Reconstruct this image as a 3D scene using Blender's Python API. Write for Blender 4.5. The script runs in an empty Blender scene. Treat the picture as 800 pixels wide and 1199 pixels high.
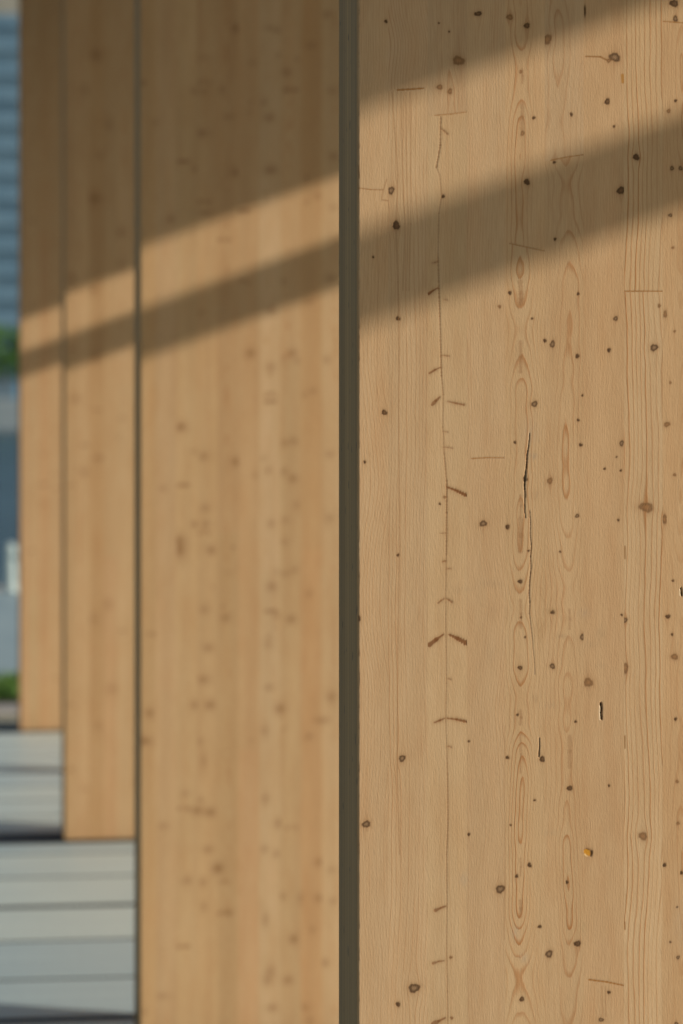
import bpy, bmesh, math, random
import numpy as np
from mathutils import Vector, noise as mnoise

# ------------------------------------------------------------------ camera, sky, sun, exposure
S = bpy.context.scene
COL = S.collection
FPX = 3500.0                 # focal length in pixels of an 800 x 1199 frame
TH = math.radians(8.32)      # the camera looks this far to the right of the row of panels
CH = 1.456                   # eye height above the deck
YH = 461.0                   # horizon row
cam_d = bpy.data.cameras.new("camera")
cam = bpy.data.objects.new("camera", cam_d)
COL.objects.link(cam)
cam.location = (0, 0, CH)
cam.rotation_euler = (math.radians(90), 0, -TH)
cam_d.sensor_fit = 'VERTICAL'
cam_d.sensor_height = 36.0
cam_d.lens = FPX / 1199 * 36.0
cam_d.shift_y = -(599.5 - YH) / 1199
cam_d.clip_start = 0.05
cam_d.clip_end = 20000
cam_d.dof.use_dof = True
cam_d.dof.focus_distance = 3.44
cam_d.dof.aperture_fstop = 5.4
S.camera = cam

SUN_AZ = math.radians(116)     # clockwise from +Y
SLOPE = 0.368                  # slope of the shadow lines on the panel faces
SUN_EL = math.atan(SLOPE * math.sin(SUN_AZ))
W = bpy.data.worlds.new("World"); S.world = W; W.use_nodes = True
nt = W.node_tree
sky = nt.nodes.new('ShaderNodeTexSky'); sky.sky_type = 'NISHITA'; sky.sun_disc = False
sky.sun_elevation = SUN_EL; sky.sun_rotation = SUN_AZ
sky.air_density = 1.0; sky.dust_density = 1.5; sky.ozone_density = 1.0
bg = nt.nodes['Background']; bg.inputs['Strength'].default_value = 0.10
nt.links.new(sky.outputs[0], bg.inputs['Color'])
sun_d = bpy.data.lights.new("sun", 'SUN'); sun_d.energy = 4.8; sun_d.angle = math.radians(0.45)
sun_d.color = (1.0, 0.90, 0.74)
sun = bpy.data.objects.new("sun", sun_d); COL.objects.link(sun)
to_sun = Vector((math.cos(SUN_EL) * math.sin(SUN_AZ), math.cos(SUN_EL) * math.cos(SUN_AZ), math.sin(SUN_EL)))
sun.rotation_euler = to_sun.to_track_quat('Z', 'Y').to_euler()
S.view_settings.view_transform = 'Standard'; S.view_settings.look = 'None'
S.view_settings.gamma = 1.0; S.view_settings.exposure = -0.39
S.view_settings.use_curve_mapping = False

# ------------------------------------------------------------------ helpers
def tag(o, label=None, cat=None, group=None, kind=None):
    if label: o['label'] = label
    if cat: o['category'] = cat
    if group: o['group'] = group
    if kind: o['kind'] = kind
    return o

def link_mesh(name, me, mats, parent=None):
    o = bpy.data.objects.new(name, me); COL.objects.link(o)
    for m in (mats if isinstance(mats, (list, tuple)) else [mats]): me.materials.append(m)
    if parent: o.parent = parent
    return o

def bm_obj(name, bm, mats, parent=None, smooth=False):
    me = bpy.data.meshes.new(name); bm.to_mesh(me); bm.free()
    if smooth: me.polygons.foreach_set('use_smooth', [True] * len(me.polygons))
    return link_mesh(name, me, mats, parent)

def empty(name, loc):
    o = bpy.data.objects.new(name, None); COL.objects.link(o); o.location = loc
    return o

def box(bm, x0, x1, y0, y1, z0, z1, bev=0.0, mi=0):
    vs = [bm.verts.new(p) for p in ((x0,y0,z0),(x1,y0,z0),(x1,y1,z0),(x0,y1,z0),(x0,y0,z1),(x1,y0,z1),(x1,y1,z1),(x0,y1,z1))]
    fs = [bm.faces.new([vs[i] for i in f]) for f in ((3,2,1,0),(4,5,6,7),(0,1,5,4),(1,2,6,5),(2,3,7,6),(3,0,4,7))]
    for f in fs: f.material_index = mi
    if bev > 0:
        es = list({e for f in fs for e in f.edges})
        bmesh.ops.bevel(bm, geom=es, offset=bev, segments=1, affect='EDGES')

def lathe(bm, prof, cx=0, cy=0, n=24, mi=0):
    rings = []
    for r, z in prof:
        rings.append([bm.verts.new((cx + r*math.cos(2*math.pi*k/n), cy + r*math.sin(2*math.pi*k/n), z)) for k in range(n)])
    for a, b in zip(rings, rings[1:]):
        for k in range(n):
            f = bm.faces.new((a[k], a[(k+1) % n], b[(k+1) % n], b[k])); f.material_index = mi
    bm.faces.new(rings[-1]); bm.faces.new(list(reversed(rings[0])))

class NT:
    def __init__(self, name, rough=0.7, spec=0.3):
        self.m = bpy.data.materials.new(name); self.m.use_nodes = True
        self.t = self.m.node_tree; self.b = self.t.nodes['Principled BSDF']
        self.b.inputs['Roughness'].default_value = rough
        self.b.inputs['Specular IOR Level'].default_value = spec
    def n(self, typ, **kw):
        x = self.t.nodes.new(typ)
        for k, v in kw.items(): setattr(x, k, v)
        return x
    def l(self, a, b): self.t.links.new(a, b)
    def val(self, sock, v):
        if hasattr(v, 'links'): self.l(v, sock)
        else: sock.default_value = v
    def math(self, op, a, b=0.0, c=None, clamp=False):
        x = self.n('ShaderNodeMath', operation=op, use_clamp=clamp)
        self.val(x.inputs[0], a); self.val(x.inputs[1], b)
        if c is not None: self.val(x.inputs[2], c)
        return x.outputs[0]
    def ss(self, v, lo, hi, a=0.0, b=1.0):
        x = self.n('ShaderNodeMapRange', interpolation_type='SMOOTHSTEP')
        self.val(x.inputs[0], v)
        for i, q in enumerate((lo, hi, a, b)): self.val(x.inputs[i+1], q)
        return x.outputs[0]
    def mix(self, f, a, b, mode='MIX'):
        x = self.n('ShaderNodeMix', data_type='RGBA', blend_type=mode)
        self.val(x.inputs[0], f); self.val(x.inputs[6], a); self.val(x.inputs[7], b)
        return x.outputs[2]
    def noise(self, scale=(1, 1, 1), s=1.0, detail=4, rough=0.5, dist=0.0):
        tc = self.n('ShaderNodeTexCoord'); mp = self.n('ShaderNodeMapping')
        mp.inputs['Scale'].default_value = scale
        self.l(tc.outputs['Object'], mp.inputs[0])
        x = self.n('ShaderNodeTexNoise')
        x.inputs['Scale'].default_value = s; x.inputs['Detail'].default_value = detail
        x.inputs['Roughness'].default_value = rough; x.inputs['Distortion'].default_value = dist
        self.l(mp.outputs[0], x.inputs['Vector'])
        return x.outputs['Fac']
    def color(self, c): self.val(self.b.inputs['Base Color'], c)
    def bump(self, h, strength=0.3, dist=0.001):
        x = self.n('ShaderNodeBump'); x.inputs['Strength'].default_value = strength
        x.inputs['Distance'].default_value = dist
        self.l(h, x.inputs['Height']); self.l(x.outputs[0], self.b.inputs['Normal'])

def rgb(r, g, b): return (r, g, b, 1.0)

def noisy(name, c1, c2, scale=(1, 1, 1), s=5, detail=5, rough=0.7, spec=0.3, bump=0.2, bd=0.002):
    t = NT(name, rough, spec)
    n = t.noise(scale, s, detail, 0.6)
    t.color(t.mix(t.ss(n, 0.3, 0.7), rgb(*c1), rgb(*c2)))
    t.bump(n, bump, bd)
    return t.m

# ------------------------------------------------------------------ wood of the panel faces
def face_wood():
    t = NT('laminated_spruce_face', 0.62, 0.25)
    ring = t.n('ShaderNodeAttribute', attribute_name='ring').outputs['Fac']
    amp = t.n('ShaderNodeAttribute', attribute_name='ringamp').outputs['Fac']
    tone = t.n('ShaderNodeAttribute', attribute_name='tone').outputs['Color']
    mk = t.n('ShaderNodeAttribute', attribute_name='mark')
    wob = t.noise((1, 1, 0.10), 260, 3, 0.6); wob2 = t.noise((1, 1, 0.22), 75, 2, 0.5)
    ringw = t.math('ADD', ring, t.math('MULTIPLY', t.math('SUBTRACT', wob, 0.5), 0.30))
    ringw = t.math('ADD', ringw, t.math('MULTIPLY', t.math('SUBTRACT', wob2, 0.5), 0.55))
    fr = t.math('FRACT', ringw)
    late = t.math('MULTIPLY', t.ss(fr, 0.56, 0.91), t.ss(fr, 0.90, 1.0, 1.0, 0.0))
    # each ring has its own strength
    fl = t.math('FLOOR', ringw)
    wn = t.n('ShaderNodeTexWhiteNoise', noise_dimensions='1D'); t.l(fl, wn.inputs['W'])
    late = t.math('MULTIPLY', late, t.math('MULTIPLY_ADD', wn.outputs['Value'], 0.6, 0.5))
    late = t.math('MULTIPLY', late, amp, clamp=True)
    base = tone
    c = t.mix(late, base, t.mix(1.0, base, rgb(0.74, 0.52, 0.35), 'MULTIPLY'))
    # fibres and clouds in the wood itself
    fib = t.noise((1, 1, 0.022), 1500, 3, 0.6)
    c = t.mix(t.ss(fib, 0.3, 0.7, 0.0, 0.42), c, t.mix(1.0, c, rgb(0.72, 0.64, 0.55), 'MULTIPLY'))
    cl = t.noise((1, 1, 0.25), 22, 4, 0.55)
    c = t.mix(t.ss(cl, 0.35, 0.7, 0.0, 0.42), c, t.mix(1.0, c, rgb(0.87, 0.81, 0.73), 'MULTIPLY'))
    cl2 = t.noise((1, 1, 0.16), 55, 3, 0.55)
    c = t.mix(t.ss(cl2, 0.4, 0.75, 0.0, 0.30), c, t.mix(1.0, c, rgb(0.93, 0.78, 0.66), 'MULTIPLY'))
    pore = t.noise((1, 1, 0.45), 900, 2, 0.7)
    c = t.mix(t.ss(pore, 0.62, 0.8, 0.0, 0.25), c, t.mix(1.0, c, rgb(0.7, 0.62, 0.5), 'MULTIPLY'))
    c = t.mix(mk.outputs['Alpha'], c, mk.outputs['Color'])
    t.color(c)
    # sanding texture across the grain, slight relief of the rings
    sand = t.n('ShaderNodeTexNoise'); sand.inputs['Scale'].default_value = 1.0
    sand.inputs['Detail'].default_value = 3
    tc = t.n('ShaderNodeTexCoord'); mp = t.n('ShaderNodeMapping')
    mp.inputs['Rotation'].default_value = (0, math.radians(38), 0)
    mp.inputs['Scale'].default_value = (520, 500, 170)
    t.l(tc.outputs['Object'], mp.inputs[0]); t.l(mp.outputs[0], sand.inputs['Vector'])
    h = t.math('ADD', t.math('MULTIPLY', sand.outputs['Fac'], 0.55), t.math('MULTIPLY', late, 0.25))
    h = t.math('ADD', h, t.math('MULTIPLY', fib, 0.35))
    t.bump(h, 0.8, 0.0006)
    return t.m

def side_wood():  # panel edges tinted warmer than the face: warm bounce light put into the colour
    t = NT('laminated_spruce_edge_bounce_tint', 0.65, 0.25)
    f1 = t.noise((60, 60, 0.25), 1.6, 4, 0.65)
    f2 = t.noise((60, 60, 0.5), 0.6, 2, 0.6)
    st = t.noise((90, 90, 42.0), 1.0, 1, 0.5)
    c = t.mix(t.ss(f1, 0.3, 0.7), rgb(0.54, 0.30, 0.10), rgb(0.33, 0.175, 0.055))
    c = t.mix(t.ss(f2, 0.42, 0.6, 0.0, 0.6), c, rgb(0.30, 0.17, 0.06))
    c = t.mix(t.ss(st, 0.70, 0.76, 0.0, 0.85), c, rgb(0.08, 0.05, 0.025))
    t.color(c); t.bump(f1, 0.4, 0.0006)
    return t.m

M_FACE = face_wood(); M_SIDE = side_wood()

X0 = 0.516          # left edge of the panels
THICK = 0.150
def px2x(px, Y): return Y * math.tan(TH + math.atan((px - 400) / FPX))

P1Y = 3.40
LB = [419, 455, 501, 547, 592, 638, 683.5, 731, 776, 822]      # glue lines on the near panel
LX = [px2x(p, P1Y) - px2x(419, P1Y) for p in LB]
while len(LX) < 13: LX.append(LX[-1] + 0.0452)
PW = LX[-1]

BASE = np.array([0.622, 0.430, 0.258])
def smooth(a, lo, hi):
    t = np.clip((a - lo) / (hi - lo), 0, 1); return t*t*(3 - 2*t)

def wob1(z, rs, waves):
    out = np.zeros_like(z)
    for lam, am in waves:
        out += am * np.sin(z * 2*math.pi/lam + rs.uniform(0, 6.28)) * (0.7 + 0.3*np.sin(z*2*math.pi/(lam*2.7) + rs.uniform(0, 6.28)))
    return out

def axis(breaks):
    """breaks: list of (end, step); returns sorted samples"""
    out = [breaks[0][0]]
    for (a, _), (b, st) in zip(breaks, breaks[1:]):
        n = max(1, int(math.ceil((b - a) / st)))
        out += [a + (b - a) * (i+1) / n for i in range(n)]
    return np.array(out)

def put(mark, a, col):
    """alpha-over of colour col with alpha array a"""
    a = np.clip(a, 0, 1)
    A = mark[:, 3]; na = a + A * (1 - a)
    c = np.asarray(col, dtype=float)
    if c.ndim == 1: c = np.broadcast_to(c, (len(a), 3))
    nz = na > 1e-5
    for k in range(3):
        v = (c[:, k]*a + mark[:, k]*A*(1 - a))
        mark[nz, k] = v[nz] / na[nz]
    mark[:, 3] = na

DARK = np.array([0.060, 0.027, 0.010]); BROWN = np.array([0.215, 0.105, 0.042]); HALO = np.array([0.32, 0.15, 0.052])
GLUE = np.array([0.34, 0.15, 0.035]); REDB = np.array([0.33, 0.17, 0.075])

def knot(P, D, mark, depth, x, y, r, ry=None, kind='k', rs=None, soft=0.0):
    ry = ry or r * 1.0
    R = max(r, ry)
    m = np.nonzero((np.abs(P[:, 0]-x) < R*5 + 4) & (np.abs(P[:, 1]-y) < R*11 + 6))[0]
    if len(m) == 0: return
    dx = (P[m, 0]-x); dy = (P[m, 1]-y)
    ang = np.arctan2(dy, dx)
    w = 1 + 0.10*np.sin(2*ang + rs.uniform(0, 6.28)) + 0.09*np.sin(3*ang + rs.uniform(0, 6.28)) + 0.05*np.sin(7*ang + rs.uniform(0, 6.28))
    d = np.sqrt((dx/r)**2 + (dy/ry)**2) / w
    sub = mark[m].copy()
    k = 1.0 - soft
    # tails along the grain
    tail = 0.30*k * np.exp(-(dx/(0.55*r+0.4))**2) * np.exp(-np.abs(dy)/(3.2*ry+1.5)) * (np.abs(dy) > 0)
    put(sub, tail * (rs.uniform(0.3, 1.0)), HALO*0.8)
    put(sub, 0.62*k * np.exp(-np.clip(d-0.8, 0, 9)*1.9), HALO)
    s1 = max(0.22, 0.9/r)
    core = 1 - smooth(d, 1.0 - s1*0.5, 1.0 + s1)
    cc = rs.uniform(0.0, 0.30) if r > 2.4 else 0.0
    inner = (1 - smooth(d, 0.15, 0.75))[:, None]
    tex = (0.75 + 0.5*np.abs(np.sin(dx*1.9/ max(1, r*0.25) + dy*0.7 + 3*np.sin(dy*1.3))))[:, None]
    if kind == 'b':                                   # tight brown knot
        col = (BROWN*0.75*(1-inner) + BROWN*1.35*inner) * tex
    elif kind == 'g':
        col = (np.array([.085, .044, .020])*(1-inner) + np.array([.27, .165, .09])*inner) * tex
    else:
        col = (DARK*(1.0)*(1-inner) + (DARK*(1-cc*2.2) + BROWN*cc*2.2)*inner) * tex
    put(sub, core*(0.88 if kind != 'b' else 0.68)*k, col)
    mark[m] = sub
    if kind == 'k' and r > 1.2 and soft == 0: depth[m] += 0.5*np.clip(core - 0.3, 0, 1) * smooth(d, 0.35, 0.85)

def stroke(P, mark, depth, pts, w0, w1, col, alpha, dep=0.0, rough=0.0, rs=None, soft=1.0, halo=0.0):
    for i, ((x0, y0), (x1, y1)) in enumerate(zip(pts, pts[1:])):
        R = max(w0, w1)*4 + 4
        m = np.nonzero((P[:, 0] > min(x0, x1)-R) & (P[:, 0] < max(x0, x1)+R) & (P[:, 1] > min(y0, y1)-R) & (P[:, 1] < max(y0, y1)+R))[0]
        if len(m) == 0: continue
        px = P[m, 0]; py = P[m, 1]
        L2 = (x1-x0)**2 + (y1-y0)**2
        t = np.clip(((px-x0)*(x1-x0) + (py-y0)*(y1-y0))/L2, 0, 1)
        ux = (x0 + t*(x1-x0)); uy = (y0 + t*(y1-y0))
        d = np.hypot(px-ux, py-uy)
        f0 = i/(len(pts)-1); f1 = (i+1)/(len(pts)-1)
        w = w0 + (w1-w0)*(f0 + t*(f1-f0))
        if rough: w = w*(1 + rough*np.sin(uy*1.7 + ux*1.1 + 2*np.sin(uy*0.37)) )
        a = 1 - smooth(d, np.maximum(w-soft*0.5, 0), w + soft)
        sub = mark[m].copy()
        if halo: put(sub, halo*np.exp(-(d/(w+2.2))**2), HALO)
        put(sub, a*alpha, col); mark[m] = sub
        if dep: depth[m] = np.maximum(depth[m], dep*a)

# --- what the near panel shows, in rows and columns of its own face (millimetre-like units)
K1 = [  # x, y, r, [ry], kind
 (452,25,1.8),(560,16,4.0,2.6),(514,27,.9),(526,37,1.0),(537,71,6,5.2,'b'),(515,102,3,3,'b'),(527,107,2.6,3,'b'),(597,20,4,2.8,'b'),
 (458,223,3.6,4.2,'g'),(464,264,4.2,4.6),(437,301,1.2),(466,373,2.3),(450,483,2.9),(427,541,1.5),(419.5,724,2.4,3.2),(466,650,1.5),
 (429,965,4.3,3.8,'g'),(471,888,3.6,3.6,'g'),(485,1157,5.8,5.2,'g'),(466,1176,2.2,2.8),(519,230,1.8),(515,590,1.2),
 (597,343,2.0),(585,359,1.7,1.7,'b'),(566,613,3.8,3.4,'g'),(594,617,2.2,3),(549,868,1.2),(549,977,1.6),(586,1041,4.8,4.6,'g'),
 (594,887,1.9),(598,966,1.1),
 (617,30,3.0,3.2),(610,84,1.7,1.7,'b'),(625,138,1.7),(612,156,2.0,2.6,'b'),(617,213,3.2,3.4),(623,373,1.2),(603,518,1.5),(626,473,3.4,3.2,'g'),
 (615,561,2.6),(619,645,1.2),(609,681,2.4),(610,723,1.2),(615,746,1.1),(609,782,2.4),(606,837,1.4),(635,889,3.3,3),(626,937,1.2),
 (605,1026,1.8),(620,1013,2.2,2.6),(632,1085,1.9),(611,1170,2.4,2.8),
 (641,46,4.5,5.8,'b'),(669,134,1.4,2.2),(649,190,1.6),(650,280,1.6),(638,399,1.6,2.2),(647,403,2.6,4.0,'g'),(677,344,1.6),(676,417,2.3),
 (644,563,3.2,3.2,'b'),(682,463,1.2),(677,492,1.5),(680,521,1.9),(676,604,2.3,2.0,'g'),(656,646,1.1),(647,717,2.2),(647,780,2.9,2.9,'g'),
 (682,746,2.6,3.2,'g'),(674,845,1.4),(667,923,2.9),(664,1033,1.7),(676,1105,3.6,3.4),(643,1117,4.0,4.0,'g'),(685,12,1,5),
 (720,67,6.4,4.6,'g'),(713,71,2.2,2,'b'),(711,119,3.0,3.2),(719,148,1.3),(727,223,4.1,4.2),(721,373,2.3,2.7,'g'),(713,410,2.1),
 (728,519,2.2,3.2,'g'),(708,549,1.3),(727,551,1.2),(722,535,.9),(724,609,1.3),(728,720,1.2),(689,799,4.6,5.2,'b'),(713,920,1.3),
 (713,1162,1.8),(704,1194,2.6,2.2,'g'),
 (745,184,3.4,3.6),(766,407,4.0,4.0,'g'),(757,594,7.4,5.4,'b'),(732,726,2.4,3,'g'),(732,782,3.2,6.6,'b'),(753,979,4.8,4.2,'b'),(772,358,1.8,1.8,'b'),
 (789,4,4.4,4.2),(791,22,2.6,3.2,'g'),(783,130,2.2,2,'b'),(787,197,2.2,2.2,'g'),(797,197,2.2,2.2,'g'),(791,118,1.6),(785,252,2.0,2,'g'),(788,290,1.4,1.4,'b'),
 (779,368,2.0,3.4,'b'),(790,388,1.2,1.2,'b'),(785,448,1.3,1.3,'b'),(781,497,3.4,2.6,'b'),(790,556,1.6,1.6,'b'),(778,608,2.8,4.6,'b'),
 (788,680,1.2),(782,722,2.5,2.4),(787,743,1.4),(790,769,3.6,3.4,'b'),(791,842,1.7),(793,915,1.8,1.6,'b'),(794,964,1.8,1.6,'b'),(778,1013,2.1),
 (798,1022,1.8),(785,1103,1.1),(794,1121,1.8,2,'g'),(793,1062,1.0),(792,1199,2.4,2,'g'),
]
J1 = [  # finger joints: lamella, y left, y right
 (0,220,223),(1,106,103),(2,136,131),(3,537,536),(4,284,294),(5,189,181),(6,1146,1154),(7,341,341),(8,25,29),
]
# lamella: centre of growth rings (px), ring spacing, contrast, waviness (wavelength, size), heart distance
L1 = {
 0: [(385, 3.1, .35, [(420, 5), (90, .8)], 0, (1.00, 1.00, 1.00)), (372, 4.0, .40, [(300, 7), (110, 1.0)], 0, (1.01, 1.0, .99))],
 1: [(560, 3.5, .55, [(260, 9), (90, 2)], 0, (.99, .98, .99)), (418, 4.6, .55, [(520, 4), (130, .6)], 0, (1.0, 1.0, 1.0))],
 2: [(526, 4.0, .45, [(300, 3)], 6, (.96, .96, .97)), (522, 4.4, .22, [(500, 3), (120, .5)], 1, (1.0, 1.01, 1.0))],
 3: [(650, 3.1, .38, [(300, 3), (80, .6)], 0, (.98, .98, .98)), (640, 3.4, .32, [(260, 6), (90, 1)], 0, (.98, .965, .95))],
 4: [(609.5, 4.4, .9, [(310, 2.0)], 8, (1.0, .98, .95)), (610, 3.9, 1.15, [(410, 2.0), (140, .6)], 11, (1.0, .99, .96))],
 5: [(652, 5.0, .9, [(300, 3)], 10, (.97, .97, .98)), (665, 4.3, 1.0, [(380, 3), (150, .6)], 12, (.98, .96, .93))],
 6: [(790, 3.3, .22, [(400, 3), (90, .5)], 0, (.98, .94, .90)), (800, 3.4, .30, [(400, 3)], 0, (1.0, .96, .92))],
 7: [(860, 5.8, 1.15, [(330, 3), (110, .6)], 0, (1.02, 1.02, 1.0)), (690, 5.7, 1.15, [(420, 4), (130, .7)], 0, (1.04, 1.05, 1.05))],
 8: [(797, 4.4, .5, [(300, 3)], 8, (1.0, .97, .93)), (799, 4.6, .55, [(300, 3)], 9, (1.0, .955, .90))],
}

def build_panel(name, xoff, Y, seed, near, knots2=None, tones=None):
    rs = np.random.RandomState(seed)
    ZT = CH + .322 + .368*(4.3) - .004                              # top of the panel, under the canopy
    if near:
        zs = axis([(0.0065, 0), (0.66, 0.02), (0.70, 0.003), (1.96, 0.00105), (2.0, 0.003), (ZT, 0.02)])
    else:
        zs = axis([(0.0065, 0), (ZT, 0.006)])
    verts = []; faces = []; ringA = []; ampA = []; toneA = []; markA = []; mi = []
    jl = {}
    for l, a, b in J1: jl[l] = (a, b)
    off = 0
    EX = X0 + xoff
    for li in range(len(LX)-1):
        xa, xb = LX[li], LX[li+1]
        st = (0.0008 if xa < 0.41 else 0.004) if near else 0.005
        xs = axis([(xa + (0.0018 if li == 0 else 0.0), 0), (xb, st)])
        nx, nz = len(xs), len(zs)
        XX, ZZ = np.meshgrid(xs, zs)          # nz x nx
        XX = XX.ravel(); ZZ = ZZ.ravel()
        wx = EX + XX
        dep = wx*math.sin(TH) + Y*math.cos(TH)
        u = wx*math.cos(TH) - Y*math.sin(TH)
        P = np.stack([400 + FPX*u/dep, YH - (ZZ - CH)*FPX/dep], 1)
        if not near:                           # bring to the near panel's scale for the grain
            k = Y/P1Y
            G = np.stack([419 + XX*1000/0.985, YH - (ZZ-CH)*1000/0.985], 1)
        else: G = P
        n = len(XX)
        mark = np.zeros((n, 4)); mark[:, :3] = .2
        depth = np.zeros(n)
        # --- ring field
        gx = G[:, 0].copy(); gy = G[:, 1]
        if near:
            for kn in K1:
                x, y, r = kn[:3]
                if r < 2.1 or not (LB[min(li, 9)]-2 <= x <= (LB[li+1] if li < 9 else 900)+2): continue
                dx = gx-x; dy = gy-y
                push = np.tanh(dx/(0.6*r)) * r*(1.15 if r < 6 else .55)*np.exp(-np.abs(dx)/(2.4*r)) * np.exp(-(dy/(3.6*r))**2)
                gx = gx - push
        if near and li in L1:
            segs = L1[li]
            ja, jb = jl[li]
            lx0, lx1 = LB[li], LB[li+1]
            jy = ja + (jb-ja)*(G[:, 0]-lx0)/(lx1-lx0)
            which = (gy > jy).astype(int)
        else:
            c0 = 419 + xa*1015
            def rseg():
                if rs.rand() < 0.4: return (c0 + rs.uniform(12, 34), rs.uniform(4, 5.5), rs.uniform(.4, .8), [(rs.uniform(250, 450), 3)], rs.uniform(6, 12), None)
                return (c0 + rs.choice([-1, 1])*rs.uniform(60, 150), rs.uniform(3.2, 6), rs.uniform(.3, .9), [(rs.uniform(250, 450), 5)], 0, None)
            tn = lambda: tuple(np.array([1, .985, .955]) * np.array([1, rs.uniform(.965, 1.01), rs.uniform(.93, 1.03)]) * rs.uniform(.92, 1.04))
            segs = [rseg()[:5] + (tn(),), rseg()[:5] + (tn(),)]
            if tones and li < len(tones):
                segs = [s[:5] + (tones[li],) for s in segs]
                segs[1] = segs[1][:5] + (tuple(np.array(tones[li])*np.array([rs.uniform(.96, 1.04), 1, 1])),)
            jy = rs.uniform(-500, 1800)
            which = (gy > jy).astype(int)
        ring = np.zeros(n); amp = np.zeros(n); tone = np.zeros((n, 3))
        for si, (xc, sp, am, wav, D0, tn_) in enumerate(segs):
            m = which == si
            if not m.any(): continue
            zz = gy[m]
            cx = xc + wob1(zz, rs, wav)
            if D0:
                Dz = D0*.9 + wob1(zz, rs, [(rs.uniform(330, 420) if li == 4 else rs.uniform(430, 560), D0*0.8), (rs.uniform(120, 160) if li == 4 else rs.uniform(190, 250), D0*0.38), (47, D0*.07)])
            else: Dz = np.zeros_like(zz)
            rr = np.sqrt((gx[m]-cx)**2 + Dz**2)
            ring[m] = rr/sp + 0.2*np.sin(rr/sp*0.9 + zz/170 + li) + li*7.3
            amp[m] = am * ((0.32 + 0.75*np.exp(-((gx[m]-cx)/13.0)**2)) if D0 else 1.0) * (0.8 + 0.35*np.sin(zz/133 + li*1.7)*np.sin(gx[m]/9 + li))
            tone[m] = BASE * (1 + (np.array(tn_)-1) * (1.05 if near else 0.8))
        # slow drift of colour along a board
        tone *= (1 + 0.02*np.sin(gy/210 + li*2.1) + 0.018*np.sin(gx/7.0 + gy/260 + li))[:, None]
        # --- marks
        if near:
            lo = LB[li]-0.5 if li < 9 else 9999; hi = LB[li+1]+0.5 if li < 9 else 9999
            inl = lambda x: lo <= x <= hi
            sq = []
            for kn in K1:
                if inl(kn[0]):
                    x, y, r = kn[:3]; ry = kn[3] if len(kn) > 3 else r; kd = kn[4] if len(kn) > 4 else 'k'
                    knot(G, None, mark, depth, x, y, r*1.02, ry*1.02, kd, rs)
            if li in jl:
                ja, jb = jl[li]
                lx0, lx1 = LB[li], LB[li+1]
                spans = {0: (419, 448), 1: (466, 496), 2: (509, 547), 3: (552, 590), 4: (597, 638), 5: (645, 683), 6: (690, 731), 7: (731, 776), 8: (776, 822)}[li]
                f = lambda x: ja + (jb-ja)*(x-lx0)/(lx1-lx0)
                al = {0: .7, 1: .9, 2: .65, 3: .9, 4: .7, 5: .8, 6: .95, 7: 1.0, 8: .85}[li]
                wd = {1: 1.0, 6: 0.9}.get(li, .55)
                mid = (spans[0]+spans[1])/2
                pts = [(spans[0], f(spans[0])), (mid, f(mid) + rs.uniform(-.8, .8)), (spans[1], f(spans[1]))]
                stroke(G, mark, depth, pts, wd, wd*.8, GLUE, al, 0.15, .25, rs, 0.8)
            if li == 0:
                stroke(G, mark, depth, [(447.5, 232), (449, 222), (453, 210)], .5, .5, HALO, .5)
                stroke(G, mark, depth, [(447.5, 234), (454.5, 235)], .6, .5, HALO, .6)
                stroke(G, mark, depth, [(419, 194), (420, 208)], 1.6, .9, GLUE, .7)
                stroke(G, mark, depth, [(441, 236), (443, 330), (441, 470)], .3, .3, HALO, .25)
                for q in range(90):
                    yy = rs.uniform(-20, 1220)
                    stroke(G, mark, depth, [(419.4, yy), (419.6 + rs.uniform(0, .5), yy+rs.uniform(3, 14))], .5, .3, rs.choice([0, 1])*HALO*.5 + HALO*.5, .7, .5)
            if li == 1:
                stroke(G, mark, depth, [(464, 270), (466, 330), (467, 373), (467, 470), (468, 640), (466, 760), (465, 900), (468, 1000)], .5, .4, HALO, .45, 0, .3, rs)
                stroke(G, mark, depth, [(459, 108), (462, 150), (466, 205), (464, 258)], .5, .5, HALO, .42)
                for a, b in ((470, 474), (475, 478), (480, 481)):
                    stroke(G, mark, depth, [(a, 108), (a+1, 180), (b, 262), (b-2, 340)], .4, .4, HALO, .38)
            if li == 2:
                pith = [(516, 137), (515.5, 170), (511, 196), (515, 205), (517, 230), (514, 250), (513, 300), (514, 338), (515, 370), (517, 440), (519, 462), (518.5, 500), (520, 530), (523, 563), (523, 600), (522.5, 650), (522, 690), (522, 735), (523, 800), (522, 845), (524, 905), (524.5, 960), (523, 1000), (523.5, 1062), (523, 1105), (524, 1160), (525, 1230)]
                for (a, b) in zip(pith, pith[1:]):
                    s = {137: 1.0, 170: 1.1, 300: .9, 338: 1.1, 370: 1., 440: .7, 530: .8, 563: 1.1, 600: 1.0, 905: .75, 960: .8, 1000: .7}.get(a[1], .5)
                    stroke(G, mark, depth, [a, b], .55*s+.15, .55*s+.15, HALO*.7, .34+.38*s*.8, .25*s, .4, rs, .8)
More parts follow.
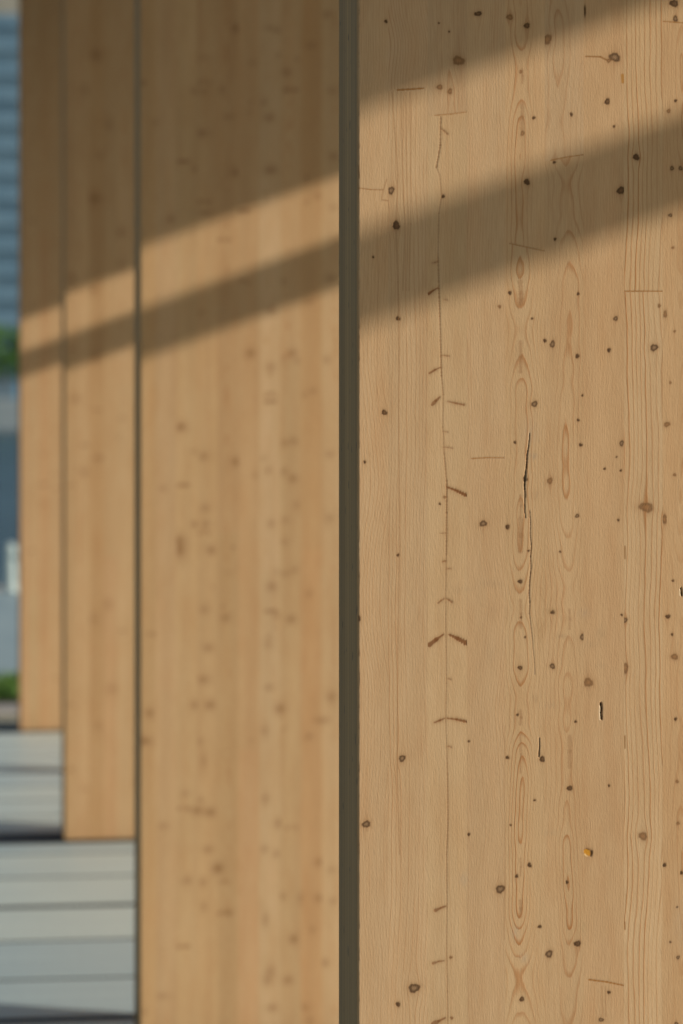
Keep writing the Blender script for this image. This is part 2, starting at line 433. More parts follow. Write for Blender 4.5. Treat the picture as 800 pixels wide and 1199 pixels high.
                SP = [((513,337),(502,344),1.2,.9),((516,430),(503,437),1.0,.75),((515,465),(506,474),1.8,.7),((524,470),(543,474),1.1,.7),((523,570),(546,580),2.0,.95),
                      ((519,743),(503,755),2.4,.85),((526,743),(546,753),2.8,.9),((520,701),(513,706),1.1,.6),((523,701),(529,705),1.0,.6),((521,841),(509,846),1.3,.7),((524,841),(546,845),1.4,.9),
                      ((522,1061),(510,1066),1.7,.7),((520,1125),(507,1128),1.3,.6),((521,1192),(507,1199),2.4,.7),((516,150),(524,157),1.0,.5),((506,308),(513,306),1,.4),((516,416),(526,417),.8,.45),
                      ((519,524),(530,525),.6,.4),((519,505),(524,506),.6,.35),((518,658),(522,657),.8,.6),((523,666),(528,666),.7,.4),((515,625),(522,624),.6,.3),((524,795),(528,796),.7,.4),((524,874),(528,875),.8,.45),((520,351),(524,352),.6,.3)]
                for p, q, w, al in SP:
                    mid = ((p[0]+q[0])/2, (p[1]+q[1])/2 + rs.uniform(-.8, .3))
                    stroke(G, mark, depth, [p, mid, q], w*.35, w, np.array([.20,.075,.022]), al, .25, .3, rs, .9, halo=.3*al)
                for x, y in ((528, 1121), (529, 1192), (521, 582)): knot(G, None, mark, depth, x, y, 1.7, 1.5, 'b', rs)
            if li == 1: stroke(G, mark, depth, [(501, 980), (502, 1040), (503, 1080), (501, 1135)], .35, .3, HALO, .55)
            if li == 4:
                stroke(G, mark, depth, [(620.3, 507), (619.3, 520), (617.2, 533), (616.6, 545), (615.2, 556)], .12, .75, DARK*.5, .95, 2.2, .3, rs, .5)
                stroke(G, mark, depth, [(615.2, 556), (614.2, 568), (614.8, 580), (614.3, 592), (615.2, 606)], .75, .1, DARK*.5, .95, 2.2, .3, rs, .5)
                stroke(G, mark, depth, [(616.3, 540), (615.9, 560), (616.4, 575)], .25, .2, np.array([.7, .52, .33]), .5, 0, .3, rs, .5)
                stroke(G, mark, depth, [(620, 598), (621.2, 612), (620.8, 625), (622.2, 640), (621.2, 652), (621.8, 664), (620.2, 680), (619.6, 694), (620.3, 706)], .35, .5, DARK*1.5, .8, .6, .4, rs, .6)
                stroke(G, mark, depth, [(620.3, 706), (619.8, 718), (621.4, 731), (623, 745), (624.2, 760), (625.8, 776), (626.3, 790)], .45, .05, DARK*1.8, .75, .4, .4, rs, .6)
                stroke(G, mark, depth, [(631.4, 864), (631.8, 874), (631, 886)], .25, .55, DARK*.6, .95, 1.5, 0, rs, .5)
                for y0, y1, w in ((128, 146, 2.2), (86, 92, 1.2), (350, 352, 1.5), (614, 640, 3.0), (585, 600, 1.6), (708, 730, 1.7), (837, 843, 1.6), (866, 900, 1.0), (405, 430, 2.2), (335, 350, 3), (1010, 1020, .8), (1060, 1068, 2)):
                    cx = 609.5 + (2 if y0 in (128, 86) else 0)
                    stroke(G, mark, depth, [(cx, y0-5), (cx+.6, (y0+y1)/2), (cx, y1+5)], w*.8, w*.8, REDB, .45, 0, .2, rs, 1.4)
            if li == 3:
                stroke(G, mark, depth, [(591, 850), (591.5, 1000), (590.5, 1100)], .3, .3, HALO, .3)
            if li == 5:
                for y0, y1, w in ((868, 892, 2.0), (720, 730, 1.0)):
                    stroke(G, mark, depth, [(667, y0-6), (667.4, (y0+y1)/2), (667, y1+6)], w, w, REDB, .4, 0, .2, rs, 1.5)
            if li == 6:
                stroke(G, mark, depth, [(686, 66), (703, 66.5), (710, 70)], .6, .8, GLUE*.8, .85, .1)
                stroke(G, mark, depth, [(729, 88), (729.5, 96)], 1.6, 1.6, np.array([.42, .19, .03]), .85)
                stroke(G, mark, depth, [(676, 184), (679, 186)], 1.6, 1.2, GLUE, .7)
                stroke(G, mark, depth, [(703.7, 823.5), (704.5, 830), (704.0, 835), (704.5, 841.5)], 1.0, .85, DARK*.4, 1.0, 5.0, .1, rs, .5)
                stroke(G, mark, depth, [(702.4, 826), (702.2, 834), (702.6, 842.5)], .4, .5, np.array([.75, .6, .42]), .9)  # highlight beside the slot, painted as a pale stroke
                knot(G, None, mark, depth, 688, 998, 5.2, 4.8, 'b', rs)
                stroke(G, mark, depth, [(686.5, 997), (690, 999.5)], 3.2, 2.7, np.array([.60, .27, .025]), 1.0, .4, .2, rs, .8)
                stroke(G, mark, depth, [(684.6, 1000.5), (687.5, 1002.8)], .7, .5, np.array([.85, .6, .3]), .9)
                stroke(G, mark, depth, [(692.6, 997), (692, 1002)], 1.2, .9, DARK, .85, .8)
                for x in (705.0, 709.0):
                    stroke(G, mark, depth, [(x, 1155), (x+.6, 1190)], .4, .3, HALO, .4)
            if li == 7:
                for y0, y1 in ((640, 654), (862, 876), (1080, 1088)):
                    stroke(G, mark, depth, [(731.6, y0), (731.8, y1)], .9, .7, GLUE*.8, .75)
            if li == 8:
                stroke(G, mark, depth, [(797.6, 689), (798.4, 697)], 0.8, .7, DARK*.4, 1, 4.0, 0, rs, .5)
                stroke(G, mark, depth, [(796.2, 690), (796.2, 697)], .4, .3, np.array([.8, .65, .45]), .9)  # same painted highlight beside the small slit
            # faint smudges and bruises on the surface
            for (x, y, sx, sy, al, cc) in ((575,683,12,5,.14,(.3,.22,.13)),(578,716,5,9,.12,(.3,.2,.12)),(645,715,9,3,.20,(.3,.19,.09)),(632,735,6,14,.22,(.36,.21,.09)),(685,718,8,6,.16,(.33,.25,.19)),
                     (703,741,7,8,.16,(.33,.24,.14)),(693,755,7,5,.14,(.33,.24,.14)),(703,780,7,4,.12,(.33,.24,.14)),(657,745,7,3,.22,(.3,.2,.11)),(627,818,4,5,.18,(.3,.2,.11)),(645,826,9,4,.12,(.33,.24,.15)),
                     (625,534,5,4,.26,(.3,.25,.2)),(627,580,6,6,.14,(.3,.18,.1)),(541,690,14,4,.10,(.33,.24,.15)),(604,1092,5,8,.18,(.38,.34,.30)),(614,1122,5,6,.18,(.38,.34,.30)),(543,1030,5,8,.16,(.36,.32,.28)),
                     (682,1085,6,7,.15,(.36,.26,.13)),(622,505,10,16,.12,(.4,.34,.28)),(645,975,8,4,.12,(.36,.30,.2)),(575,765,10,14,.10,(.33,.24,.15)),(800,1085,12,30,.12,(.42,.36,.3))):
                m = np.nonzero((np.abs(G[:, 0]-x) < sx*3) & (np.abs(G[:, 1]-y) < sy*3))[0]
                if len(m):
                    sub = mark[m].copy()
                    e = ((G[m, 0]-x)/sx)**2 + ((G[m, 1]-y)/sy)**2
                    put(sub, al*1.2*np.exp(-e)*(1+.3*np.sin(G[m, 0]*.9+G[m, 1]*.5)), cc); mark[m] = sub
            # a few knots above and below the photographed stretch
            if li >= 9 or True:
                for q in range(2 + rs.randint(3)):
                    yy = rs.choice([rs.uniform(-900, -30), rs.uniform(1230, 1900)]); x_ = 419 + (xa + (xb-xa)*rs.uniform(.15, .85))*1015
                    knot(G, None, mark, depth, x_, yy, rs.uniform(1.3, 4.5), None, rs.choice(['k', 'g', 'b']), rs)
        else:
            # knots seen on this face (already in its own scale) plus the small scattered ones
            done = 0
            for kn in (knots2 or []):
                x, y, r, ry, st_ = kn
                if P[:, 0].min()-1 <= x <= P[:, 0].max()+1:
                    m = np.nonzero((np.abs(P[:, 0]-x) < 14) & (np.abs(P[:, 1]-y) < 26))[0]
                    if len(m) == 0: continue
                    sub = mark[m].copy()
                    e = np.sqrt(((P[m, 0]-x)/r)**2 + ((P[m, 1]-y)/ry)**2)
                    put(sub, st_*.6*np.exp(-e**2*.35), HALO*.8)
                    put(sub, .7*st_*(1-smooth(e, .4, 1.1)), np.array([.23, .10, .032])); mark[m] = sub
            nk = 0 if li > 21 else 3
            for q in range(rs.randint(4)):
                knot(G, None, mark, depth, G[:, 0].min() + rs.uniform(6, 40), rs.uniform(-700, 1900), rs.uniform(2.4, 4.6), rs.uniform(2.2, 4.6), rs.choice(['g', 'b', 'b']), rs, soft=rs.uniform(.5, .8))
            if rs.rand() < .6:
                xk = G[:, 0].min() + rs.uniform(10, 34)
                for q in range(rs.randint(2, 5)):
                    yk = rs.uniform(-300, 1800)
                    stroke(G, mark, depth, [(xk-12, yk+3), (xk, yk)], 2.2, 1.2, BROWN, .6, halo=.3)
                    stroke(G, mark, depth, [(xk+1, yk), (xk+12, yk+3)], 1.2, 2.2, BROWN, .6, halo=.3)
        # --- vertices
        lev = rs.uniform(-0.00006, 0.00006)
        yy = np.full(n, 0.0) + lev + depth*0.001
        lx = XX.copy()
        if li == 0:
            edge = np.arange(n) % nx == 0
            jit = np.array([mnoise.noise(Vector((0, 0, z*90)))*.0005 + abs(mnoise.noise(Vector((3, 0, z*35))))*.0007 for z in ZZ[edge]])
            lx[edge] += jit
        verts.append(np.stack([lx, yy, ZZ], 1))
        idx = (off + np.arange(n)).reshape(nz, nx)
        q = np.stack([idx[:-1, :-1], idx[:-1, 1:], idx[1:, 1:], idx[1:, :-1]], -1).reshape(-1, 4)
        faces.append(q); mi.append(np.zeros(len(q), int))
        ringA.append(ring); ampA.append(amp); toneA.append(tone); markA.append(mark)
        off += n
        if li == 0: left_idx = idx[:, 0].copy()
        if li == len(LX)-2: right_idx = idx[:, -1].copy()
    # sides, back, top, bottom share their own vertices; the arris is a narrow chamfer
    nz = len(zs)
    def addcol(x, y):
        global_off = addcol.off
        verts.append(np.stack([np.full(nz, x), np.full(nz, y), zs], 1)); addcol.off += nz
        ringA.append(np.zeros(nz)); ampA.append(np.zeros(nz)); toneA.append(np.tile(BASE*np.array([.86, .74, .6]), (nz, 1))); markA.append(np.tile([.2, .1, .05, 0], (nz, 1)))
        return np.arange(global_off, global_off+nz)
    addcol.off = off
    cA = addcol(0.0, 0.0016); cB = addcol(0.0, THICK); cC = addcol(PW, THICK); cD = addcol(PW, 0.0016)
    cA2 = addcol(0.0, 0.0016)
    def strip(a, b, m):
        q = np.stack([a[:-1], b[:-1], b[1:], a[1:]], -1); faces.append(q); mi.append(np.full(len(q), m))
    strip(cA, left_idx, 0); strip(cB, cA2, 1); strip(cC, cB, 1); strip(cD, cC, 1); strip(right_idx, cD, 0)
    V = np.concatenate(verts); F = np.concatenate(faces); MI = np.concatenate(mi)
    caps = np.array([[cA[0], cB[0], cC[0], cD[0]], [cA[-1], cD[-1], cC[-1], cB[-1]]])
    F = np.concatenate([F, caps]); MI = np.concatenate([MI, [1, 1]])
    me = bpy.data.meshes.new(name)
    me.vertices.add(len(V)); me.vertices.foreach_set('co', V.astype(np.float32).ravel())
    me.loops.add(F.size); me.loops.foreach_set('vertex_index', F.astype(np.int32).ravel())
    me.polygons.add(len(F)); me.polygons.foreach_set('loop_start', np.arange(0, F.size, 4, dtype=np.int32))
    me.polygons.foreach_set('material_index', MI.astype(np.int32))
    me.update(calc_edges=True)
    for nm, arr in (('ring', ringA), ('ringamp', ampA)):
        at = me.attributes.new(nm, 'FLOAT', 'POINT'); at.data.foreach_set('value', np.concatenate(arr).astype(np.float32))
    T = np.concatenate(toneA); T = np.concatenate([T, np.ones((len(T), 1))], 1)
    at = me.attributes.new('tone', 'FLOAT_COLOR', 'POINT'); at.data.foreach_set('color', T.astype(np.float32).ravel())
    at = me.attributes.new('mark', 'FLOAT_COLOR', 'POINT'); at.data.foreach_set('color', np.concatenate(markA).astype(np.float32).ravel())
    me.validate()
    return me

M_STEEL = noisy('dark_steel', (.05, .05, .05), (.09, .085, .08), s=30, rough=.5, spec=.5)
def zk(lst, x0, y0, sc): return [(x0 + a/sc, y0 + b/sc, r, ry, s) for a, b, r, ry, s in lst]
K2 = zk([(378,97,4,4,.8),(520,105,4,3,.4),(490,98,5,2,.35),(260,200,8,2,.25),(525,192,3,3,.35),(550,250,4,3.5,.5),(233,315,4,3,.4),(262,318,4,3,.35),(327,312,4,4,.35),(545,312,3,3,.3),(705,315,4,3,.35),
         (470,355,3.5,3,.35),(490,408,4.5,3.5,.5),(350,405,6,3,.35),(255,462,7,4,.45),(95,425,3,3,.3),(378,598,5,3.5,.65),(495,590,6,3.5,.6),(235,585,4,3,.35),(712,542,4,4,.4),(690,50,5,3,.4),(635,158,4,3,.4),
         (148,760,4,3.5,.4),(270,740,7,3,.35),(660,680,7,3,.4),(620,700,3,3,.35),(712,720,4,3,.35),(705,965,5,4,.4),(495,1075,5,4,.5),(538,975,4,4,.3),(250,1085,4,3,.35),(628,1048,5,3,.35),(430,217,4,3,.25)], 150, 0, 2.963)
K2 += zk([(425,40,4,4,.7),(570,40,4,4,.6),(590,66,3,3,.35),(540,58,3.5,3,.3),(495,88,5,4,.4),(690,62,4,4,.35),(642,172,4,3,.4),(183,296,5,4,.75),(263,397,4,4,.5),(232,381,4,3,.25),(378,416,5,4,.75),(542,352,4,3.5,.4),(575,345,4,3.5,.45),
          (540,450,4,3.5,.45),(573,475,4,3.5,.6),(485,447,3.5,3.5,.35),(443,463,3.5,3,.3),(470,405,4,2.5,.25),(700,390,5,3,.35),(268,578,4,4,.4),(235,634,4.5,3.5,.5),(270,634,4.5,3.5,.4),(175,690,5.5,4,.6),(178,722,6,9,.65),
          (288,723,4.5,4,.6),(498,632,3.5,4,.4),(545,620,4.5,3.5,.3),(585,565,3.5,4,.3),(700,612,6,5,.3),(543,695,4,3.5,.35),(545,806,5.5,3,.35),(578,792,4,3,.35),(515,798,3,3,.3),(498,850,5,5,.5),(565,963,4.5,4,.6),
          (515,950,4,3.5,.3),(338,958,4.5,4,.5),(278,1062,4.5,3.5,.5),(485,1050,4,4.5,.3),(265,930,4.5,5,.35),(628,875,3.5,4,.35),(85,1015,6,2.5,.35),(262,1172,6.5,4,.5),(120,510,4,3,.3),(490,1025,3,3,.25),(350,800,6,3,.15)], 150, 400, 2.963)
K2 += zk([(235,76,4.5,4,.55),(285,76,5,4.5,.6),(528,88,4.5,4.5,.65),(705,48,5,6,.45),(672,128,7.5,3,.5),(628,185,4,4,.45),(490,14,4,3,.45),(75,103,4.5,4.5,.6),(60,201,6,4,.7),(475,165,3.5,5,.35),(248,202,4,3.5,.35),
          (262,270,3,9,.35),(240,442,5.5,3.5,.65),(285,447,5.5,4,.65),(250,405,4,3,.35),(200,382,4,3.5,.3),(477,400,4,5,.4),(525,486,4,4.5,.6),(473,575,4,3.5,.35),(515,592,3.5,4,.4),(277,577,4.5,3.5,.5),(312,642,5,5,.85),
          (665,621,4.5,3.5,.6),(707,648,4,3.5,.35),(205,685,5,4.5,.4),(260,690,4,4,.4),(262,775,3,5,.35),(532,740,4,3.5,.5),(663,745,4.5,3.5,.55),(712,755,3.5,3.5,.35),(350,797,4.5,3.5,.45),(477,820,3.5,9,.4),(598,745,3,6,.35),
          (575,888,4,4.5,.7),(640,855,3,4,.35),(495,1000,5,8,.35),(483,1030,4,5,.4),(555,1030,4.5,4,.55),(682,970,4,3.5,.5),(500,1126,5,3.5,.5),(612,1125,5,4,.4),(120,1085,7,3,.35),(57,1140,3,3,.4),(122,495,5,3,.35),(630,1170,4,3,.4)], 150, 800, 2.963)
T2 = [(.97,.91,.78),(1.0,.98,.93),(1.02,1.01,.93),(.99,.955,.86),(.90,.83,.72),(.98,.93,.84),(1.05,1.07,1.06),(.98,.94,.86),(.95,.87,.73),(1.02,1.02,.97),(1.01,.98,.92),(1,.97,.9)]
K3 = zk([(300,172,5,5,.6),(290,620,5,5,.6),(145,212,4,4,.5),(375,725,4,4,.5),(232,868,5,5,.5),(290,905,4,4,.5),(340,390,4,5,.35),(320,485,6,4,.35),(265,280,5,5,.3),(375,825,5,5,.35),(300,1115,5,5,.4)], 0, 0, 2.665)
K3 += zk([(300,400,5,4,.35),(405,640,4,4,.35),(340,695,5,4,.35)], 0, 350, 3.425)
K3 += zk([(500,430,6,5,.3),(435,500,7,6,.3),(530,825,6,5,.3),(465,1000,6,5,.25)], 0, 600, 3.995)
T3 = [(.96,.91,.82),(1.02,.99,.92),(.92,.85,.72),(.97,.94,.86),(1.04,1.03,.98),(.98,.93,.82),(1.01,1.0,.95),(.95,.9,.8),(1,.97,.9),(.96,.9,.8),(1.0,1,.95),(.98,.93,.86)]

panel_specs = [
 ('timber_panel', 0.0, 3.40, 11, True, None, None, 'nearest laminated spruce panel in sharp focus, with glue lines, cracks and an orange resin spot'),
 ('timber_panel', 0.0, 6.62, 22, False, K2, T2, 'slightly blurred spruce panel standing directly behind the sharp near panel'),
 ('timber_panel', -0.002, 9.74, 33, False, K3, T3, 'third laminated spruce panel, blurred, its foot standing on the pale slabs at lower left'),
 ('timber_panel', -0.024, 12.93, 44, False, None, T3[::-1], 'farthest laminated spruce panel, strongly blurred, beside the blue high-rise at the far left'),
]
for nm, xo, Y, seed, near, kk, tt, lab in panel_specs:
    e = empty(nm, (X0 + xo, Y, 0))
    tag(e, lab, 'timber panel', 'row of laminated timber panels')
    me = build_panel('panel_board', xo, Y, seed, near, kk, tt)
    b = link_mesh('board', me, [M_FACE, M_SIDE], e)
    bm = bmesh.new(); box(bm, 0.012, PW-0.012, 0.014, THICK-0.014, 0.0, 0.0065)
    bm_obj('base_plate', bm, M_STEEL, e)

# ------------------------------------------------------------------ ground
def slab_mat():
    t = NT('pale_slab', 0.42, 0.5)
    n1 = t.noise((0.6, 6, 1), 3, 5, 0.6); n2 = t.noise((1, 1, 1), 45, 4, 0.7)
    c = t.mix(t.ss(n1, .3, .7), rgb(.66, .79, .81), rgb(.76, .89, .89))
    c = t.mix(t.ss(n2, .45, .75, 0, .35), c, rgb(.47, .56, .59))
    oi = t.n('ShaderNodeAttribute', attribute_name='slab_tone').outputs['Fac']
    c = t.mix(1.0, c, t.mix(oi, rgb(.76, .83, .90), rgb(1.05, 1.04, 1.02)), 'MULTIPLY')
    t.color(c); t.bump(n2, .2, .001)
    return t.m
M_SLAB = slab_mat()
M_JOINT = noisy('joint_dark', (.015, .025, .04), (.035, .05, .07), s=40)
M_PAVE = noisy('grey_paving', (.38, .50, .53), (.46, .58, .60), (1, .3, 1), 2, rough=.5, spec=.5)
M_KERB = noisy('kerb_concrete', (.42, .40, .38), (.52, .49, .46), s=8)
M_SAND = noisy('sandy_gravel', (.38, .36, .26), (.50, .47, .36), s=20, bump=.4)
M_EARTH = noisy('far_bank_ground', (.25, .27, .26), (.36, .37, .36), s=.5)

# deck bed, slabs laid across the walk, deep channels in line with the panels
RNG = random.Random(5)
def sheet(name, x0, x1, y0, y1, z, m):
    bm = bmesh.new(); vs = [bm.verts.new(p) for p in ((x0, y0, z), (x1, y0, z), (x1, y1, z), (x0, y1, z))]; bm.faces.new(vs)
    return tag(bm_obj(name, bm, m), kind='structure')
bm = bmesh.new(); box(bm, -30, 30, -30, 22.5, -2.5, -0.0012)
tag(bm_obj('ground', bm, M_JOINT), kind='structure')
chan = [(P1Y + dy, P1Y + dy + .19) for dy in (-.0, 3.22, 6.34, 9.53)]
bm = bmesh.new(); tones_ = []
y = -8.0
edges = []
chs = [(c0 - .03, c1) for c0, c1 in [(3.40, 3.62), (6.62, 6.84), (9.76, 9.97), (12.95, 13.12)]]
cuts = {round(a, 3) for a in ()}
def slab_row(bm, y0, y1, gap, sub, tn):
    box(bm, -6.0, 4.2, y0, y1 - gap, -0.0009, 0.0, 0.004)
# rows between channels
segs_y = [(-8.0, 3.37), (3.62, 6.59), (6.84, 9.73), (9.97, 12.92)]
ROW = [None, None, [7.01, 7.478, 8.0, 8.55, 9.05, 9.51], [10.36, 10.77, 11.15, 11.6, 12.1, 12.5]]
for (a, b), cutl in zip(segs_y, ROW):
    cs = cutl or [a + .5*k for k in range(1, int((b-a)/.5))]
    ys = [a] + cs + [b]
    for k, (p, q) in enumerate(zip(ys, ys[1:])):
        n0 = len(bm.faces)
        wide = any(abs(q-v) < .02 for v in (7.01, 8.55, 11.6)) or (q == b)
        box(bm, -6.0, 4.2, p + .001, q - (.062 if wide else .030) + (.0295 if q == b else 0), -0.0009, RNG.uniform(.0001, .0004), 0.0)
        bm.faces.ensure_lookup_table()
        tones_ += [RNG.random()] * (len(bm.faces) - n0)
me = bpy.data.meshes.new('deck'); bm.to_mesh(me); bm.free()
at = me.attributes.new('slab_tone', 'FLOAT', 'FACE'); at.data.foreach_set('value', tones_[:len(me.polygons)])
tag(link_mesh('deck', me, M_SLAB), kind='structure')
# a plinth fills the channel under each panel so that the panel is carried
for Y in (3.40, 6.62, 9.74, 12.93):
    bm = bmesh.new(); box(bm, X0 - .0, X0 + PW, Y + .002, Y + THICK, -.0009, -.0004)
    tag(bm_obj('footing', bm, M_STEEL), kind='structure')

# strips beyond the deck
bm = bmesh.new(); box(bm, -30, 30, 13.12, 13.62, -.0009, .0002); tag(bm_obj('gravel_path', bm, M_SAND), kind='structure')
bm = bmesh.new(); box(bm, -30, 30, 13.62, 14.0, -.0009, .012, .006); tag(bm_obj('kerb', bm, M_KERB), kind='structure')
bm = bmesh.new(); box(bm, -30, 30, 14.0, 15.4, -.0009, .0002); tag(bm_obj('planting_soil', bm, noisy('soil', (.04, .03, .02), (.09, .07, .05), s=30)), kind='structure')
bm = bmesh.new(); box(bm, -30, 30, 15.4, 22.3, -.0009, .0003, .0)
tag(bm_obj('pavement', bm, M_PAVE), kind='structure')
bm = bmesh.new(); box(bm, -30, 30, 22.3, 22.6, -2.6, .02, .01); tag(bm_obj('quay_edge', bm, M_KERB), kind='structure')

# grass in the planting strip
def grass():
    r = np.random.RandomState(3)
    N = 26000
    x = r.uniform(-3.5, 4.5, N); y = r.uniform(14.25, 15.2, N)
    h = r.uniform(.03, .08, N); a = r.uniform(0, 6.28, N); w = r.uniform(.003, .006, N)
    lx = np.cos(a); ly = np.sin(a); bx = r.uniform(-.04, .04, N); by = r.uniform(-.04, .04, N)
    p0 = np.stack([x - lx*w, y - ly*w, np.full(N, -.012)], 1); p1 = np.stack([x + lx*w, y + ly*w, np.full(N, -.012)], 1)
    p2 = np.stack([x + lx*w*.6 + bx*.5, y + ly*w*.6 + by*.5, h*.6], 1); p3 = np.stack([x + bx, y + by, h], 1)
    V = np.stack([p0, p1, p2, p3], 1).reshape(-1, 3)
    b = np.arange(N)*4
    F = np.stack([b, b+1, b+2, b+3], 1)
    me = bpy.data.meshes.new('grass'); me.from_pydata(V.tolist(), [], F.tolist())
    return me
M_GRASS = noisy('grass_green', (.07, .16, .03), (.14, .27, .06), s=4, rough=.6, bump=0)
tag(link_mesh('grass', grass(), M_GRASS), 'strip of green grass between the kerb and the grey paving', 'grass', kind='stuff')

# river
tw = NT('river_water', 0.22, 0.4)
wv = tw.noise((.05, .09, 1), 1.0, 4, .6); tw.color(tw.mix(tw.ss(wv, .35, .65), rgb(.015, .05, .09), rgb(.06, .13, .19))); nw = tw.noise((1, .35, 1), 1.3, 4, .6); tw.bump(nw, .8, .12)
bm = bmesh.new(); vs = [bm.verts.new(p) for p in ((-600, 22.55, -1.3), (600, 22.55, -1.3), (600, 231, -1.3), (-600, 231, -1.3))]; bm.faces.new(vs)
tag(bm_obj('water', bm, tw.m), kind='structure')
bm = bmesh.new(); vs = [bm.verts.new(p) for p in ((-9000, -9000, -2.6), (9000, -9000, -2.6), (9000, 12000, -2.6), (-9000, 12000, -2.6))]; bm.faces.new(vs)
tag(bm_obj('terrain', bm, M_EARTH), kind='structure')
bm = bmesh.new(); box(bm, -400, 400, 230, 900, -2.5, .6); tag(bm_obj('far_bank', bm, M_EARTH), kind='structure')
tag(bm_obj('quay_wall', (lambda b: (box(b, -400, 400, 229.2, 229.98, -2.5, 1.1, .05), b)[1])(bmesh.new()), noisy('quay_stone', (.20, .26, .30), (.27, .33, .37), (.3, 1, 3), 1)), 'pale stone quay wall along the far river bank', 'wall')

# white bollard on the quay edge
M_WHITE = noisy('white_paint', (.36, .45, .47), (.44, .54, .55), s=15, rough=.4, bump=.05)
bx_ = px2x(12, 22.15)
e = empty('bollard', (bx_, 22.15, 0.0)); tag(e, 'small white bollard with a rounded head on the edge of the grey paving', 'bollard')
bm = bmesh.new(); lathe(bm, [(.060, 0), (.060, .012), (.052, .03), (.048, .10), (.048, .19), (.043, .225), (.028, .245)])
bm_obj('post', bm, M_WHITE, e, True)
bm = bmesh.new(); lathe(bm, [(.028, .2455), (.040, .262), (.048, .29), (.048, .315), (.040, .34), (.024, .355), (.008, .360)])
bm_obj('head', bm, M_WHITE, e, True)

# far high-rise
M_BLUEWALL = noisy('blue_grey_cladding', (.11, .21, .31), (.15, .26, .36), s=.3, rough=.5)
M_GLASS = noisy('window_band_glass', (.07, .14, .21), (.10, .18, .25), s=.2, rough=.4, spec=.4, bump=0)
M_ROOFB = noisy('taupe_plant_room', (.26, .26, .22), (.32, .31, .27), s=.4)
FL = 3.01; BY = 362.0
e = empty('high_rise', (4, BY, .6)); tag(e, 'blue grey high-rise with stacked horizontal window bands across the river', 'building')
nfl = 15; HW = 26
bm = bmesh.new()
for k in range(nfl + 1):
    box(bm, -HW, HW, 0, 22, k*FL - (.0), k*FL + 1.45, .06)
bm_obj('floor_band', bm, M_BLUEWALL, e)
for k in range(nfl):
    bm = bmesh.new(); box(bm, -HW+.35, HW-.35, .35, 21.65, k*FL + 1.452, (k+1)*FL - .002)
    w = bm_obj('window_band', bm, M_GLASS, e)
bm = bmesh.new(); box(bm, -HW+3, HW-3, 3, 19, nfl*FL + 1.452, nfl*FL + 7.5, .1); bm_obj('plant_room', bm, M_ROOFB, e)

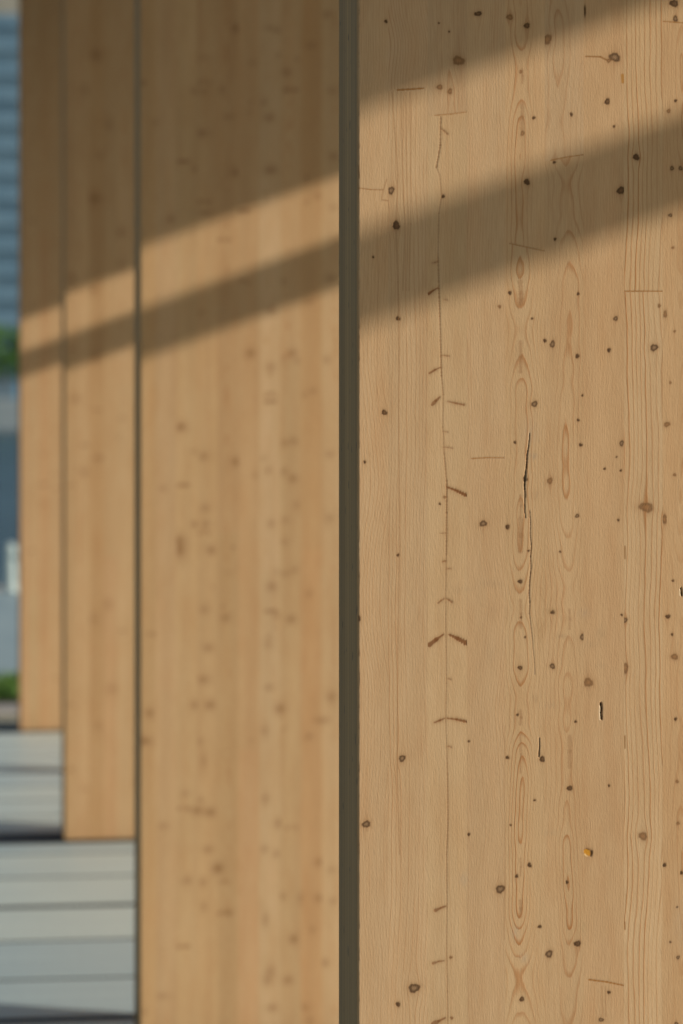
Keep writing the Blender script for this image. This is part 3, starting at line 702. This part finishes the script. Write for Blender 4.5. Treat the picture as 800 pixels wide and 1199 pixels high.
# far bank trees
def tree(seed, x, y, z, H, label):
    r = np.random.RandomState(seed)
    e = empty('bank_tree', (x, y, z)); tag(e, label, 'tree', 'trees on the far bank')
    bm = bmesh.new()
    def limb(p, q, r0, r1):
        d = (q-p).normalized(); s = d.orthogonal().normalized(); t = d.cross(s)
        R = []
        for c, rr in ((p, r0), ((p+q)/2 + s*r0*.5, (r0+r1)/2), (q, r1)):
            R.append([bm.verts.new(c + (s*math.cos(k*math.pi/4) + t*math.sin(k*math.pi/4))*rr) for k in range(8)])
        for a, b in zip(R, R[1:]):
            for k in range(8): bm.faces.new((a[k], a[(k+1) % 8], b[(k+1) % 8], b[k]))
    top = Vector((0, 0, H*.55)); limb(Vector((0, 0, -.1)), top, H*.03, H*.015)
    ends = []
    for k in range(9):
        a = k*2.4; p = Vector((0, 0, H*(.25 + .3*k/9))); q = p + Vector((math.cos(a), math.sin(a), .7))*H*r.uniform(.18, .3)
        limb(p, q, H*.012, H*.004); ends.append(q)
    bm_obj('trunk', bm, M_BARK, e)
    cl = [np.array(q) for q in ends] + [np.array([r.uniform(-.22, .22)*H, r.uniform(-.2, .2)*H, H*r.uniform(.35, .88)]) for _ in range(26)]
    V = []; F = []
    N = 4200
    for i in range(N):
        c = cl[r.randint(len(cl))]; v = r.normal(size=3); v /= np.linalg.norm(v)
        p = c + v*H*.11*r.uniform(.5, 1.05)*np.array([1, 1, .8])
        s = H*.017*r.uniform(.6, 1.4); a = r.normal(size=3); a /= np.linalg.norm(a); b = np.cross(a, v); b /= (np.linalg.norm(b)+1e-6)
        k = len(V); V += [tuple(p - a*s), tuple(p + b*s*.6), tuple(p + a*s), tuple(p - b*s*.6)]; F.append((k, k+1, k+2, k+3))
    me = bpy.data.meshes.new('crown'); me.from_pydata(V, [], F)
    link_mesh('crown', me, M_LEAF, e)
M_BARK = noisy('bark', (.06, .045, .03), (.12, .09, .06), s=3)
M_LEAF = noisy('leaves', (.05, .15, .03), (.12, .26, .06), s=.8, rough=.6, bump=0)
for i, (px, H, lab) in enumerate([(-62, 7.6, 'tallest round green tree at the foot of the high-rise, hidden at left'), (-30, 6.5, 'lower round green tree standing left of the one beside the timber'),
                                  (4, 7.2, 'green tree below the blue high-rise, right against the farthest timber panel'), (44, 6.6, 'green tree on the far bank hidden behind the farthest timber panel')]):
    tree(60+i, px2x(px, 250), 250 + i*1.3, .6, H, lab)

# ------------------------------------------------------------------ canopy whose eave and rail throw the slanting shadows
def warm_wood(name, c1, c2):
    return noisy(name, c1, c2, (30, .6, 30), 3, rough=.6, bump=.3)
M_SOFFIT = warm_wood('soffit_boards', (.50, .35, .19), (.40, .27, .14))
can = empty('canopy', (X0, 0, 0)); tag(can, 'timber canopy over the row of panels whose slatted eave throws the slanting shadows', 'canopy')
OX = 4.3          # eave and rail stand this far right of the panels' left edge
zA = CH + .322 + SLOPE*OX; zB = CH + .176 + SLOPE*OX; zC = CH + .061 + SLOPE*OX   # measured from the panels' left edge
bm = bmesh.new(); box(bm, -1.1, OX, -7.0, 13.3, zA, zA + .22, .0)
bm_obj('roof', bm, M_SOFFIT, can)
hb = (zB - zC)
bm = bmesh.new(); box(bm, OX-.045, OX, -7.0, 13.3, zC + .012, zB - .004)
bm_obj('eave_rail', bm, M_SOFFIT, can)
for yy in (-3.2, 3.2, 9.6):
    bm = bmesh.new(); box(bm, OX-.16, OX-.047, yy-.06, yy+.06, 0.001, zA - .002, .005)
    bm_obj('post', bm, M_SOFFIT, can)
